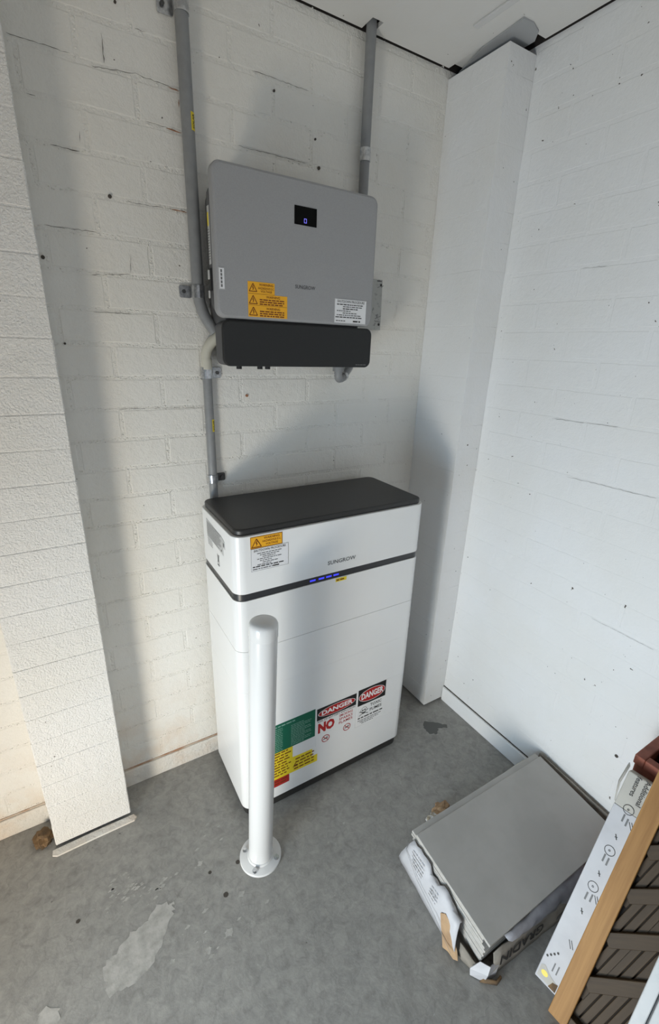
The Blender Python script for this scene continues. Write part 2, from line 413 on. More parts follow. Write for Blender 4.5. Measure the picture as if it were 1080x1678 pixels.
# ceiling sheet: open joint along the walls, a notch round the right conduit and a ragged corner at the pier
G = 0.010
bm = bmesh.new()
add_box(bm, ROOM_X0, -0.355, -0.064, -G, CEIL, CEIL + .012)
add_box(bm, -0.317, -0.012, -0.064, -G, CEIL, CEIL + .012)
add_box(bm, ROOM_X0, -0.012, ROOM_Y0, -0.064, CEIL, CEIL + .012)
add_box(bm, -0.012, XR - G, ROOM_Y0, -0.275, CEIL, CEIL + .012)
add_box(bm, -0.012, XR - 0.045, -0.262, -0.03, CEIL + .004, CEIL + .012)
ceiling = struct(bm_obj('ceiling', bm, 'paint_ceiling'), 'pale flat ceiling sheet with a dark open joint along the walls')
bm = bmesh.new()
add_box(bm, ROOM_X0 - .2, XR + .2, ROOM_Y0 - .2, .2, TOP, TOP + .05)
add_box(bm, ROOM_X0 - .2, XR + .2, 0.0005, .2, CEIL, TOP); add_box(bm, XR + .0005, XR + .2, ROOM_Y0 - .2, 0.0005, CEIL, TOP)  # upper walls coloured black so the ceiling joint looks shaded
struct(bm_obj('ceiling_void', bm, 'void_shade'), 'roof space above the ceiling, painted black for shade')
# thin grey shape on the ceiling over the pier and the pale cover strip
prism('grey_patch', [(0.03, -0.012), (-0.012, -0.15), (-0.022, -0.30), (0.02, -0.302), (0.060, -0.288), (0.088, -0.255), (0.090, -0.1), (0.06, -0.02)], CEIL - .004, CEIL - 0.0005, 'grey_sheet', ceiling)
box('cover_strip', (-0.108, -0.088, -1.7, -0.2, CEIL - .006, CEIL), 'bollard_white', ceiling, 0.002)

# ---- bricks
def brick_mesh(name, L, H, depth, seed, ch=0.006, jit=0.0013):
    r = random.Random(seed); nx, nz = 7, 3
    ring = []
    for i in range(nx): ring.append((i / nx, 0))
    for i in range(nz): ring.append((1, i / nz))
    for i in range(nx): ring.append((1 - i / nx, 1))
    for i in range(nz): ring.append((0, 1 - i / nz))
    V, N = [], len(ring)
    for u, v in ring:
        V.append((u * L + r.uniform(-jit, jit), 0.0006, v * H + r.uniform(-jit, jit)))
    d0 = r.uniform(0.6, 1.25) * depth; tx, tz = r.uniform(-.5, .5) * depth, r.uniform(-.4, .4) * depth
    for u, v in ring:
        x = ch + u * (L - 2 * ch); z = ch + v * (H - 2 * ch)
        V.append((x + r.uniform(-jit, jit), -(d0 + tx * (u - .5) + tz * (v - .5)), z + r.uniform(-jit, jit)))
    F_ = [(i, (i + 1) % N, N + (i + 1) % N, N + i) for i in range(N)] + [tuple(range(N, 2 * N))]
    me = mesh_from(name, V, F_)
    return me
BL, BH, JT = 0.240, 0.086, 0.008
def brick_set(name, mat, depth, n=6, L=BL - JT, ch=0.006, seed=0):
    out = []
    for i in range(n):
        me = brick_mesh(name, L, BH - JT, depth, seed + i, ch); me.materials.append(MATS[mat]); out.append(me)
    return out
bk = brick_set('brick', 'paint_back', 0.0012, 8, ch=0.0035, seed=10)
NC = int(CEIL / BH)
rb = random.Random(3)
def lay(parent, meshes, M, u0, u1, off, zmax=CEIL, z_first=1, halves=None):
    """courses of bricks in the local xz plane of M, facing -y"""
    for k in range(z_first, NC + 1):
        z = k * BH + JT / 2
        if z > zmax - .02: break
        u = off + (0.12 if k % 2 else 0.0)
        while u > u0: u -= BL
        while u < u1 - 0.02:
            a, b = max(u, u0), min(u + BL, u1)
            if b - a > 0.05:
                o = bpy.data.objects.new('brick', rb.choice(meshes)); C.objects.link(o); o.parent = parent
                sx = (b - a - JT) / (BL - JT)
                sz = min(1.0, (zmax - .002 - z) / (BH - JT))
                o.matrix_basis = M @ Matrix.Translation((a + JT / 2, 0, z)) @ Matrix.Diagonal((sx, 1, sz, 1))
            u += BL
lay(wall_back, bk, I4, -2.19, -0.001, -0.99)
rk = brick_set('brick', 'paint_right', 0.0006, 6, ch=0.003, seed=40)
MR = basis((XR, -PD, 0), (0, -1, 0), (1, 0, 0))      # local x runs towards the camera, -y faces the room
lay(wall_right, rk, MR, 0.0, 1.7, 0.03)

# crumbs of mortar and thick paint along the joints of the back wall
rc = random.Random(11); V, F_ = [], []
def crumb(x, z, y0=0.0):
    r_ = rc.uniform(.0010, .0030); o = len(V); sx, sz = rc.uniform(.7, 1.8), rc.uniform(.6, 1.2); a = rc.uniform(-.5, .5)
    for (p, q_, d) in ((1, 0, 0), (.3, 1, 0), (-.9, .6, 0), (-.8, -.7, 0), (.4, -1, 0), (rc.uniform(-.3, .3), rc.uniform(-.3, .3), 1)):
        p, q_ = p * r_ * sx, q_ * r_ * sz
        V.append((x + p * math.cos(a) - q_ * math.sin(a), y0 + .0006 - d * r_ * rc.uniform(.8, 1.7), z + p * math.sin(a) + q_ * math.cos(a)))
    for i in range(5): F_.append((o + (i + 1) % 5, o + i, o + 5))
for k in range(1, NC + 1):
    z = k * BH; x = -1.9
    while x < -.005:
        dens = (1.0 if math.sin(x * 9 + k * 2.1) + math.sin(x * 23 + k) > -.3 else .25) * (1.0 if z < 1.9 else .35) * (1.0 if x < -.35 else .3)
        if rc.random() < dens: crumb(x, z + rc.gauss(0, .0035))
        x += rc.uniform(.0022, .0055)
    xj = -0.99 + (0.12 if k % 2 else 0)
    while xj > -1.9: xj -= BL
    while xj < -.01:
        for i in range(int(rc.uniform(6, 20))): crumb(xj + rc.gauss(0, .0028), z + rc.uniform(0, BH))
        xj += BL
cr_ = obj('mortar_crumbs', mesh_from('mortar_crumbs', V, F_), 'paint_back', wall_back); cr_['kind'] = 'stuff'

# ---- piers, one brick to a course
def pier(name, label, x0, x1, depth, zt, mat, nrow, gap=0.0018, seed=0, ins=0.0015, bv=0.0022):
    core = box(name, (x0 + ins, x1 - ins, -depth + ins, 0.0, 0.012, zt - .002), mat)
    struct(core, label)
    ms = []
    for i in range(4):
        r = random.Random(seed + i); bm = bmesh.new()
        add_box(bm, x0, x1, -depth, -0.0005, 0, BH - gap)
        bmesh.ops.recalc_face_normals(bm, faces=bm.faces)
        bmesh.ops.bevel(bm, geom=list(bm.edges), offset=bv, segments=1, affect='EDGES')
        for v in bm.verts: v.co += Vector((r.uniform(-.0008, .0008), r.uniform(-.0008, .0008) if v.co.y < -.01 else 0, r.uniform(-.0008, .0008)))
        me = bpy.data.meshes.new('brick'); bmesh.ops.recalc_face_normals(bm, faces=bm.faces); bm.to_mesh(me); bm.free(); me.materials.append(MATS[mat]); ms.append(me)
    k = 0
    while k * BH + .012 < zt - .03:
        o = bpy.data.objects.new('brick', ms[k % 4]); C.objects.link(o); o.parent = core
        z = .012 + k * BH; h = min(BH, zt - z) / BH
        o.matrix_basis = Matrix.Translation((0, 0, z)) @ Matrix.Diagonal((1, 1, h, 1)); k += 1
    return core
pier('wall_pier_left', 'rough sandy white brick pier left of the battery', XL0, XL1, PLD, CEIL, 'paint_pier', 28, seed=70)
pier('wall_pier_right', 'narrow white brick pier in the right corner', 0.0, XR - .0005, PD, 2.398, 'paint_right', 28, gap=0.0006, seed=80, ins=0.0006, bv=0.0010)

# ---- plinth course along the walls
def skirt(name, b, label, mat='paint_skirt'):
    o = box(name, b, mat, None, 0.004, 2); struct(o, label); return o
skirt('baseboard_back', (XL1 + .002, -0.002, -0.010, 0.0, 0.0, 0.074), 'painted plinth course under the rust line on the back wall')
skirt('baseboard_left', (-2.2, XL0 - .002, -0.010, 0.0, 0.0, 0.074), 'painted plinth course left of the pier')
skirt('baseboard_right', (XR - .012, XR, -3.0, -PD - .002, 0.0, 0.074), 'white plinth course along the right wall', 'paint_right')
# dark open joint above the plinth
bm = bmesh.new()
add_box(bm, XL1, -0.36, -0.0036, 0.0, 0.0745, 0.0795)
add_box(bm, -2.3, XL0, -0.0036, 0.0, 0.0745, 0.0800)
bm_obj('rust_line', bm, 'rust_ledge', wall_back)
bm = bmesh.new(); add_box(bm, XR - .0026, XR, -2.0, -PD, 0.0745, 0.0775)
bm_obj('open_joint', bm, 'crack', wall_right)

# ---- cracks, rust bleeds and screw holes in the walls
def crack(parent, pts, M, t=0.0016, mat='crack', seed=1, name='crack'):
    """thin ragged polyline on the wall, local xy = wall plane, z out of the wall"""
    r = random.Random(seed); P = []
    for (x0, y0), (x1, y1) in zip(pts, pts[1:]):
        n = max(2, int(math.hypot(x1 - x0, y1 - y0) / 0.008))
        for i in range(n):
            f = i / n; P.append((x0 + (x1 - x0) * f + r.uniform(-.0008, .0008), y0 + (y1 - y0) * f + r.uniform(-.0012, .0012)))
    P.append(pts[-1]); V, F_ = [], []
    for i, (x, y) in enumerate(P):
        a, b = P[max(i - 1, 0)], P[min(i + 1, len(P) - 1)]
        d = Vector((b[0] - a[0], b[1] - a[1])); d = d.normalized() if d.length else Vector((1, 0)); w_ = t * r.uniform(.3, 1) / 2
        if i in (0, len(P) - 1): w_ *= .2
        V += [(x - d.y * w_, y + d.x * w_, 0), (x + d.y * w_, y - d.x * w_, 0)]
    for i in range(len(P) - 1): F_.append((2 * i, 2 * i + 1, 2 * i + 3, 2 * i + 2))
    return obj(name, mesh_from(name, V, F_), mat, parent, M)
MB = basis((0, -0.0042, 0), (1, 0, 0), (0, 0, 1))
BACK = [[(-1.243, 2.158), (-1.124, 2.156)], [(-1.054, 2.21), (-1.055, 2.158)], [(-1.083, 2.145), (-0.987, 2.156), (-0.879, 2.148)], [(-0.981, 2.241), (-0.956, 2.241)], [(-1.222, 2.063), (-1.205, 2.061)], [(-1.19, 1.975), (-1.129, 1.975)], [(-1.125, 2.015), (-1.127, 1.993)], [(-0.974, 2.069), (-0.886, 2.063)], [(-1.227, 1.811), (-1.115, 1.811)], [(-1.039, 1.889), (-0.88, 1.889)], [(-1.14, 1.714), (-1.044, 1.724)], [(-1.041, 1.771), (-1.045, 1.727)], [(-0.696, 2.24), (-0.52, 2.238)], [(-0.737, 2.067), (-0.525, 2.067)], [(-1.236, 0.52), (-1.217, 0.522)], [(-1.148, 1.627), (-1.054, 1.628)], [(-1.147, 1.378), (-0.87, 1.373)]]
for i, l in enumerate(BACK): crack(wall_back, l, MB, 0.0020 if i in (1, 4, 5, 14) else 0.0013, seed=i)
for i, l in enumerate([[(-0.915, 2.150), (-0.886, 2.146)], [(-0.925, 2.064), (-0.888, 2.062)], [(-0.93, 1.890), (-0.885, 1.888)], [(-0.889, 2.13), (-0.890, 2.115)]]):
    crack(wall_back, l, basis((0, -.0044, 0), (1, 0, 0), (0, 0, 1)), 0.0035, 'rust_mark', 50 + i, 'rust_streak')
for i, (x, z) in enumerate([(-1.075, 1.894), (-1.241, 1.742), (-1.018, 2.276), (-0.496, 2.132), (-0.482, 2.064), (-0.627, 2.213), (-0.731, 1.405), (-1.223, 1.547)]):
    r = 0.0045 if i in (0, 1, 4, 6) else 0.003
    tube('screw_hole', [(x, -0.0046, z), (x, -0.001, z)], r, 'rust_mark' if i == 6 else 'crack', wall_back, 8)
MRC = basis((XR - .0022, 0, 0), (0, -1, 0), (0, 0, 1))
for i, l in enumerate([[(.522, 1.365), (.734, 1.371)], [(.613, 1.192), (.879, 1.197)], [(.524, 1.801), (.598, 1.8)], [(.794, .765), (.982, .764)]]):
    crack(wall_right, l, MRC, 0.0009, 'ink_grey', 80 + i)
tube('screw_hole', [(XR - .0028, -.976, .350), (XR, -.976, .350)], 0.0055, 'crack', wall_right, 8)

# ---- floor marks
def jag(pts, seed, n=5, amp=0.006):
    r = random.Random(seed); out = []
    for (x0, y0), (x1, y1) in zip(pts, pts[1:] + pts[:1]):
        for i in range(n):
            f = i / n; out.append((x0 + (x1 - x0) * f + r.uniform(-amp, amp), y0 + (y1 - y0) * f + r.uniform(-amp, amp)))
    return out
def patch(name, pts, mat, z=0.0005, seed=0, amp=0.006):
    me = mesh_from(name, [(x, y, z) for x, y in jag(pts, seed, 5, amp)], [tuple(range(len(pts) * 5))])
    bm = bmesh.new(); bm.from_mesh(me); bmesh.ops.triangulate(bm, faces=bm.faces); bmesh.ops.recalc_face_normals(bm, faces=bm.faces)
    for f in bm.faces:
        if f.normal.z < 0: f.normal_flip()
    bm.to_mesh(me); bm.free()
    return obj(name, me, mat, floor)
patch('paint_patch', [(-1.23, -.453), (-1.189, -.467), (-1.192, -.49), (-1.222, -.534), (-1.25, -.566), (-1.282, -.597), (-1.328, -.606), (-1.376, -.598), (-1.387, -.53), (-1.353, -.512), (-1.304, -.487), (-1.261, -.48)], 'floor_paint', seed=1)
r = random.Random(5)
for (cx, cy, sx, sy, n) in ((-1.32, -.365, .06, .035, 26), (-1.225, -.405, .045, .018, 16), (-1.10, -.60, .12, .06, 8), (-1.0, -.36, .1, .05, 5)):
    for i in range(n):
        x, y = cx + r.gauss(0, sx * .5), cy + r.gauss(0, sy * .6); l = r.uniform(.003, .012)
        patch('paint_patch', [(x - l, y - l * .2), (x, y - l * .45), (x + l, y + l * .1), (x + l * .2, y + l * .5)], 'floor_paint', .0005, 100 + i, l * .12)
for i, (x, y, l) in enumerate([(-1.005, -.548, .016), (-1.071, -.622, .02), (-1.134, -.633, .018), (-1.222, -.608, .01), (-1.089, -.402, .014), (-1.514, -.57, .05), (-.85, -.21, .018), (-.62, -.52, .007), (-.70, -.55, .006), (-.52, -.43, .006)]):
    patch('paint_patch', [(x - l * .7, y - l * .3), (x + l * .2, y - l * .6), (x + l * .7, y + l * .2), (x - l * .2, y + l * .5)], 'floor_paint', .0005, 200 + i, l * .15)
patch('damp_stain', [(-.056, -.31), (-.016, -.339), (.02, -.378), (.008, -.388), (-.03, -.37), (-.054, -.392), (-.085, -.374), (-.082, -.332)], 'damp', .0004, 9, .003)
for x, y, rr in ((-1.07, -.444, .0055), (-1.047, -.528, .008), (-.984, -.458, .007), (-1.432, -.383, .006)):
    patch('drill_hole', [(x + rr * math.cos(k * .785), y + rr * math.sin(k * .785)) for k in range(8)], 'crack', .0006, 3, rr * .06)

# ------------------------------------------------------------------ helpers for things
def finish(root):
    T_ = Matrix.Translation(-root.location)
    for c in list(root.children): c.matrix_basis = T_ @ c.matrix_basis
MW = basis((0, 0, 0), (1, 0, 0), (0, 0, 1))            # local x = X, y = Z, z = distance out from the back wall
def MWd(d): return basis((0, -d, 0), (1, 0, 0), (0, 0, 1))

# ------------------------------------------------------------------ battery cabinet
BX0, BX1, BYB, BYF = -0.9145, -0.2291, -0.03, -0.3473
bat = thing('battery_cabinet', 'tall white home battery cabinet with black lid standing on the floor', 'battery', ((BX0 + BX1) / 2, (BYB + BYF) / 2, 0))
R_ = 0.034
rr_prism('base', BX0 + .008, BX1 - .012, BYF + .004, BYB - .01, .03, 0.010, 0.0465, 'batt_black', bat, .003)
for x in (BX0 + .1, BX1 - .10):
    for y in (BYF + .03, BYB - .05):
        tube('leveling_foot', [(x, y, 0.0), (x, y, .004), (x, y, .005), (x, y, .016)], [.017, .017, .009, .009], 'zinc', bat, 16)
zs = [0.047, 0.199, 0.372, 0.5445, 0.697, 0.8705]
for i, (a, b) in enumerate(zip(zs, zs[1:])):
    g = 0.0006 if b in (0.697,) else 0.0001
    rr_prism('battery_module', BX0, BX1, BYF, BYB, R_, a + (0.0006 if a == 0.697 else .0001), b - g, 'batt_white', bat, .0003, n=8)
rr_prism('seam_core', BX0 + .004, BX1 - .004, BYF + .004, BYB - .004, R_ - .004, 0.05, 0.88, 'seam_dark', bat, 0)
band = rr_prism('band', BX0 + .003, BX1 - .003, BYF + .003, BYB - .003, R_ - .003, 0.8695, 0.8935, 'band_black', bat, .001, n=8)
rr_prism('power_unit', BX0, BX1, BYF, BYB, R_, 0.8925, 1.070, 'batt_white', bat, .002, n=8)
rr_prism('lid', BX0 + .009, BX1 - .009, BYF + .007, BYB - .006, R_ - .006, 1.0695, 1.0885, 'batt_black', bat, .005, n=8)
MBF = basis((0, BYF - .0001, 0), (1, 0, 0), (0, 0, 1))
for k in range(4):
    x = -0.676 + k * 0.027 + (0.004 if k else 0); ink = Ink()
    ink.rect(x, .8785, x + .020, .8845, 'led_blue'); ink.build(band, basis((0, BYF + .003, 0), (1, 0, 0), (0, 0, 1)), .0006, 'status_light', False)
ink = Ink(); ink.text('SUNGROW', -0.5636, .9295, .0185, 'logo_grey', 0.006, width=.104); ink.build(bat, MBF, .0006, 'brand_logo')
# warning + shutdown procedure stickers on the front
ink = Ink(); ink.frame(-.8668, 1.0305, -.7708, 1.0652, .0012, 'ink_brown'); ink.bolt_sign(-.849, 1.0465, .028)
ink.text('WARNING', -.803, 1.0575, .0098, 'ink_brown', .012); ink.text('HAZARDOUS D.C.', -.803, 1.0480, .0085, 'ink_brown', .012, width=.056); ink.text('VOLTAGE', -.803, 1.0385, .0085, 'ink_brown', .012)
sticker('warning_sticker', bat, MBF, rect_pts(-.8672, 1.0301, -.7704, 1.0656), 'st_orange', ink, label='orange high voltage warning sticker')
ink = Ink(); ink.frame(-.8668, .9605, -.7515, 1.0292, .0008, 'st_edge')
ink.text('SHUTDOWN PROCEDURE', -.809, 1.0222, .0095, 'ink', .01, width=.098)
for k in range(7): ink.fine(-.848 + (k % 3) * .008, -.765, 1.0135 - k * .0058, .0026, 'ink_grey', k, (.95, .8, .62, .9, .5, .7, .55)[k])
ink.fine(-.862, -.756, .9735, .0034, 'ink', 21, .95); ink.fine(-.862, -.80, .9665, .0030, 'ink_grey', 22); ink.fine(-.80, -.775, .9665, .004, 'ink', 23)
sticker('procedure_sticker', bat, MBF, rect_pts(-.8672, .9601, -.7511, 1.0296), 'st_white', ink, label='white shutdown procedure sticker')
ink = Ink(); ink.fine(-.581, -.546, .8625, .0045, 'ink_brown', 3)
sticker('small_sticker', bat, MBF, rect_pts(-.5835, .8565, -.5425, .8685), 'st_yellow', ink)
# green sign, danger signs, yellow cluster, red sign
ink = Ink(); ink.fine(-.80, -.70, .362, .005, 'ink_pale', 31, .75)
for k in range(13):
    ink.fine(-.80, -.765, .351 - k * .0078, .0026, 'ink_pale', 40 + k, .8)
    ink.fine(-.74, -.652, .345 - k * .0072, .0026, 'ink_pale', 60 + k, .9 if k % 3 else .6)
sticker('green_sign', bat, MBF, rect_pts(-.8080, .2505, -.6450, .3725), 'st_green', ink, label='dark green notice with pale small print')
def danger(ink, x0, x1, z0, z1):
    ink.rect(x0, z0, x1, z1, 'st_black'); cx, cz = (x0 + x1) / 2, (z0 + z1) / 2; w_, h = (x1 - x0) / 2, (z1 - z0) / 2
    ink.disc(cx, cz, w_ * .95, h * .78, 'ink_white', 1); ink.disc(cx, cz, w_ * .92, h * .72, 'st_red', 2)
    ink.text('DANGER', cx, cz, h * .98, 'ink_white', .035, lvl=3, width=w_ * 1.58)
ink = Ink(); danger(ink, -.6385, -.4710, .3135, .3668)
ink.text('RISK OF BATTERY EXPLOSION', -.5547, .3070, .0105, 'ink', .008, width=.160)
ink.text('NO', -.5985, .2735, .056, 'st_red', .06, width=.070)
for k, t_ in enumerate(('SMOKING', 'SPARKS', 'FLAMES')): ink.text(t_, -.5140, .2930 - k * .0165, .0165, 'st_red', .012, width=.060)
for cx, cz in ((-.5990, .2170), (-.5070, .2250)):
    ink.ring(cx, cz, .0165, .0165, .0028, 'st_red', 1); ink.stroke(cx - .011, cz + .011, cx + .011, cz - .011, .0026, 'st_red', 1)
    ink.stroke(cx - .010, cz - .002, cx + .009, cz + .0015, .004, 'ink'); ink.stroke(cx + .002, cz + .004, cx + .008, cz + .008, .002, 'ink_grey')
sticker('danger_sign', bat, MBF, rect_pts(-.6395, .1965, -.4700, .3678), 'batt_white', ink, label='danger no smoking sign')
ink = Ink(); danger(ink, -.4625, -.3335, .2978, .3728)
ink.text('TOXIC', -.3760, .2815, .0195, 'ink', .015, width=.054); ink.text('FUMES', -.3760, .2590, .0195, 'ink', .015, width=.056)
cx, cz = -.4320, .2665                                   # skull and crossbones
ink.ring(cx, cz + .004, .0145, .0145, .0018, 'ink_grey'); ink.ring(cx - .005, cz + .004, .0036, .004, .0034, 'ink'); ink.ring(cx + .005, cz + .004, .0036, .004, .0034, 'ink')
ink.rect(cx - .006, cz - .014, cx + .006, cz - .009, 'ink_grey')
for a, b in ((1, 1), (-1, 1)): ink.stroke(cx - .021 * a, cz - .018, cx + .021 * a, cz + .002, .0035, 'ink_grey')
ink.fine(-.458, -.342, .2375, .0056, 'ink', 91); ink.fine(-.458, -.348, .2255, .0036, 'ink_grey', 92); ink.fine(-.448, -.36, .2175, .0036, 'ink_grey', 93); ink.fine(-.44, -.38, .2095, .0036, 'ink_grey', 94)
sticker('danger_sign', bat, MBF, rect_pts(-.4635, .2015, -.3325, .3738), 'batt_white', ink, label='danger toxic fumes sign')
ink = Ink()
for k in range(9): ink.fine(-.806, -.738, .244 - k * .0124, .0052, 'ink_brown', 110 + k, .97 if k % 2 else .8)
for k in range(4): ink.fine(-.722 if k < 2 else -.728, -.640, .183 - k * .0142, .0055, 'ink_brown', 130 + k, .92)
ink.bolt_sign(-.723, .158, .018, 'ink_brown')
sticker('warning_sticker', bat, MBF, [(-.810, .1300), (-.6325, .1262), (-.6325, .1600), (-.6545, .1600), (-.6545, .1945), (-.7335, .1985), (-.7335, .2500), (-.810, .2500)], 'st_yellow', ink, label='yellow cluster of small-print warning stickers')
ink = Ink(); ink.fine(-.805, -.752, .119, .005, 'ink_brown', 150); ink.fine(-.805, -.752, .107, .005, 'ink_brown', 151)
sticker('red_sticker', bat, MBF, rect_pts(-.810, .0945, -.7467, .1290), 'st_red', ink)
# rating plate on the left flank
MBL = basis((BX0 - .0001, 0, 0), (0, -1, 0), (0, 0, 1))
ink = Ink()
for k in range(10): ink.fine(.106, .252 if k < 8 else .23, 1.0385 - k * .0052, .0022, 'ink_grey', 160 + k, .95 - .06 * (k % 3))
ink.rect(.258, 1.013, .268, 1.025, 'ink_grey'); ink.rect(.238, .990, .244, .996, 'ink')
sticker('rating_plate', bat, MBL, [(.101, .994), (.256, .982), (.2565, 1.008), (.272, 1.008), (.272, 1.030), (.2565, 1.036), (.101, 1.047)], 'st_grey', ink, label='grey rating plate')
ink = Ink()
for k in range(4): ink.fine(.106, .16, .984 - k * .006, .002, 'ink_grey', 180 + k, .9)
ink.stroke(.196, .965, .212, .935, .003, 'ink_grey'); ink.stroke(.212, .965, .196, .935, .003, 'ink_grey'); ink.frame(.197, .942, .211, .962, .002, 'ink_grey'); ink.rect(.195, .928, .213, .932, 'ink')
ink.build(bat, MBL, .0004, 'bin_symbol')
finish(bat)

# ------------------------------------------------------------------ inverter
inv = thing('inverter', 'grey and black wall-mounted solar inverter above the battery cabinet', 'inverter', (-.6225, -.02, 1.50))
rr_prism('heat_sink', -.842, -.405, 1.600, 1.940, .028, 0.018, 0.143, 'inv_side', inv, .006, M=MW)
rr_prism('housing', -.8690, -.3760, 1.634, 1.934, .03, 0.118, 0.1425, 'inv_side', inv, .004, M=MW)
rr_prism('front_cover', -.8698, -.3750, 1.6245, 1.9725, .024, 0.140, 0.171, 'inv_grey', inv, .007, M=MW, n=8)
def loft(name, rings, mat, parent, M, n=6):
    V, F_ = [], []
    for (x0, x1, y0, y1, r, z) in rings: V += [(p[0], p[1], z) for p in rr_pts(x0, x1, y0, y1, r, n)]
    N = 4 * (n + 1)
    for k in range(len(rings) - 1):
        for i in range(N):
            j = (i + 1) % N; F_.append((k * N + i, k * N + j, (k + 1) * N + j, (k + 1) * N + i))
    F_.append(tuple(range(N - 1, -1, -1))); F_.append(tuple(range((len(rings) - 1) * N, len(rings) * N)))
    me = mesh_from(name, V, F_, True); me.set_sharp_from_angle(angle=math.radians(35)); return obj(name, me, mat, parent, M)
loft('wiring_box', [(-.826, -.40, 1.506, 1.606, .018, .018), (-.832, -.392, 1.504, 1.610, .018, .088), (-.8555, -.376, 1.5035, 1.617, .018, .100), (-.856, -.3725, 1.5035, 1.619, .02, .158)], 'inv_side', inv, MW)
rr_prism('wiring_cover', -.8585, -.3705, 1.5025, 1.6190, .020, .156, .1695, 'inv_dark', inv, .004, M=MW, n=8)
MIF = MWd(.1711)
ink = Ink(); ink.frame(-.6195, 1.8725, -.6115, 1.8830, .0013, 'icon_blue')
disp = sticker('display', inv, MIF, rect_pts(-.6482, 1.8669, -.5804, 1.9105), 'display', None, .0008)
ink.build(disp, I4, .0012, 'status_icon')
ink = Ink(); ink.text('SUNGROW', -.6130, 1.7158, .0135, 'logo_grey', .006, width=.064); ink.build(inv, MIF, .0006, 'brand_logo')
ink = Ink()
for x, z, w_ in ((-.7705, 1.7035, .022), (-.7705, 1.6740, .023), (-.7705, 1.6455, .023)): ink.bolt_sign(x, z, w_)
ink.text('WARNING', -.7320, 1.7110, .0085, 'ink_brown', .012); ink.text('HAZARDOUS D.C.', -.7325, 1.7025, .0075, 'ink_brown', .012, width=.046); ink.text('VOLTAGE', -.7320, 1.6950, .0075, 'ink_brown', .012)
for z in (1.6820, 1.6530):
    ink.text('WARNING', -.7120, z, .0085, 'ink_brown', .012)
    for k in range(3): ink.fine(-.752, -.675, z - .0070 - k * .0055, .0030, 'ink_brown', int(z * 1000) + k, .95)
ink.rect(-.784, 1.6882, -.708, 1.6889, 'ink_brown'); ink.rect(-.784, 1.6600, -.670, 1.6606, 'ink_brown')
sticker('warning_sticker', inv, MIF, [(-.7850, 1.6312), (-.6695, 1.6312), (-.6695, 1.6880), (-.7075, 1.6880), (-.7075, 1.7175), (-.7850, 1.7175)], 'st_orange', ink, label='orange cluster of high voltage warning stickers')
ink = Ink(); ink.frame(-.5134, 1.6302, -.3995, 1.6962, .0006, 'st_edge'); ink.text('SHUTDOWN PROCEDURE', -.4560, 1.6895, .0095, 'ink', .012, width=.098)
for k in range(7): ink.fine((-.506, -.485, -.485, -.506, -.485, -.506, -.510)[k], -.408, 1.6815 - k * .0058, .0028, 'ink' if k in (0, 2, 6) else 'ink_grey', 210 + k, (.98, .9, .7, .5, .65, .9, .97)[k])
ink.fine(-.508, -.475, 1.6365, .0030, 'ink_grey', 221); ink.fine(-.447, -.42, 1.6365, .0042, 'ink', 222)
sticker('procedure_sticker', inv, MIF, rect_pts(-.5138, 1.6298, -.3991, 1.6966), 'st_white', ink, label='white shutdown procedure sticker')
ink = Ink(); ink.frame(-.8628, 1.6918, -.8472, 1.7418, .0009, 'st_edge')
ink.fine(1.7, 1.7, 0, 1); 
for k in range(5): ink.rect(-.8580, 1.697 + k * .0085, -.8535, 1.7035 + k * .0085, 'ink_grey')
sticker('serial_label', inv, MIF, rect_pts(-.8632, 1.6914, -.8468, 1.7422), 'st_white', ink)
ink = Ink(); ink.fine(-.428, -.385, 1.5105, .0022, 'ink_grey', 230); ink.build(inv, MWd(.1697), .0005, 'print')
# left flank: long label, d.c. switch
MIL = basis((-.8691, 0, 0), (0, -1, 0), (0, 0, 1))
ink = Ink(); ink.rect(.1235, 1.838, .1345, 1.868, 'st_yellow')
for k in range(12): ink.fine(.1235, .137, 1.830 - k * .006, .0022, 'ink_grey', 240 + k)
sticker('flank_label', inv, MIL, rect_pts(.1225, 1.752, .1385, 1.882), 'st_grey', ink)
box('dc_switch', (-.8740, -.8690, -.139, -.124, 1.690, 1.742), 'inv_dark', inv, .001)
box('switch_handle', (-.8775, -.8740, -.137, -.128, 1.716, 1.738), 'st_grey', inv, .001)
box('switch_handle', (-.8775, -.8740, -.134, -.126, 1.672, 1.690), 'st_grey', inv, .001)
for x in (-.79, -.725, -.70):
    tube('cable_gland', [(x, -.10, 1.492), (x, -.10, 1.506)], .008, 'inv_dark', inv, 12)
# bracket sheet sticking out behind the right flank
ink = Ink(); rk_ = random.Random(12)
for k in range(10):
    x, z = rk_.uniform(-.266, -.232), rk_.choice((rk_.uniform(1.635, 1.69), rk_.uniform(1.735, 1.775))); a = rk_.uniform(-.4, 1.2)
    ink.stroke(x, z, x + .011 * math.cos(a), z + .011 * math.sin(a), .0022, 'ink_grey')
for z in (1.768, 1.642): ink.disc(-.2335, z, .0045, .0045, 'ink')
ink.rect(-.252, 1.779, -.232, 1.7815, 'ink')
pl_ = prism('bracket_plate', [(-.45, 1.6265), (-.2255, 1.6235), (-.2262, 1.70), (-.2285, 1.7848), (-.45, 1.782)], .0150, .0175, 'plate_grey', inv, MW)
ink.build(pl_, I4, .0181)
finish(inv)

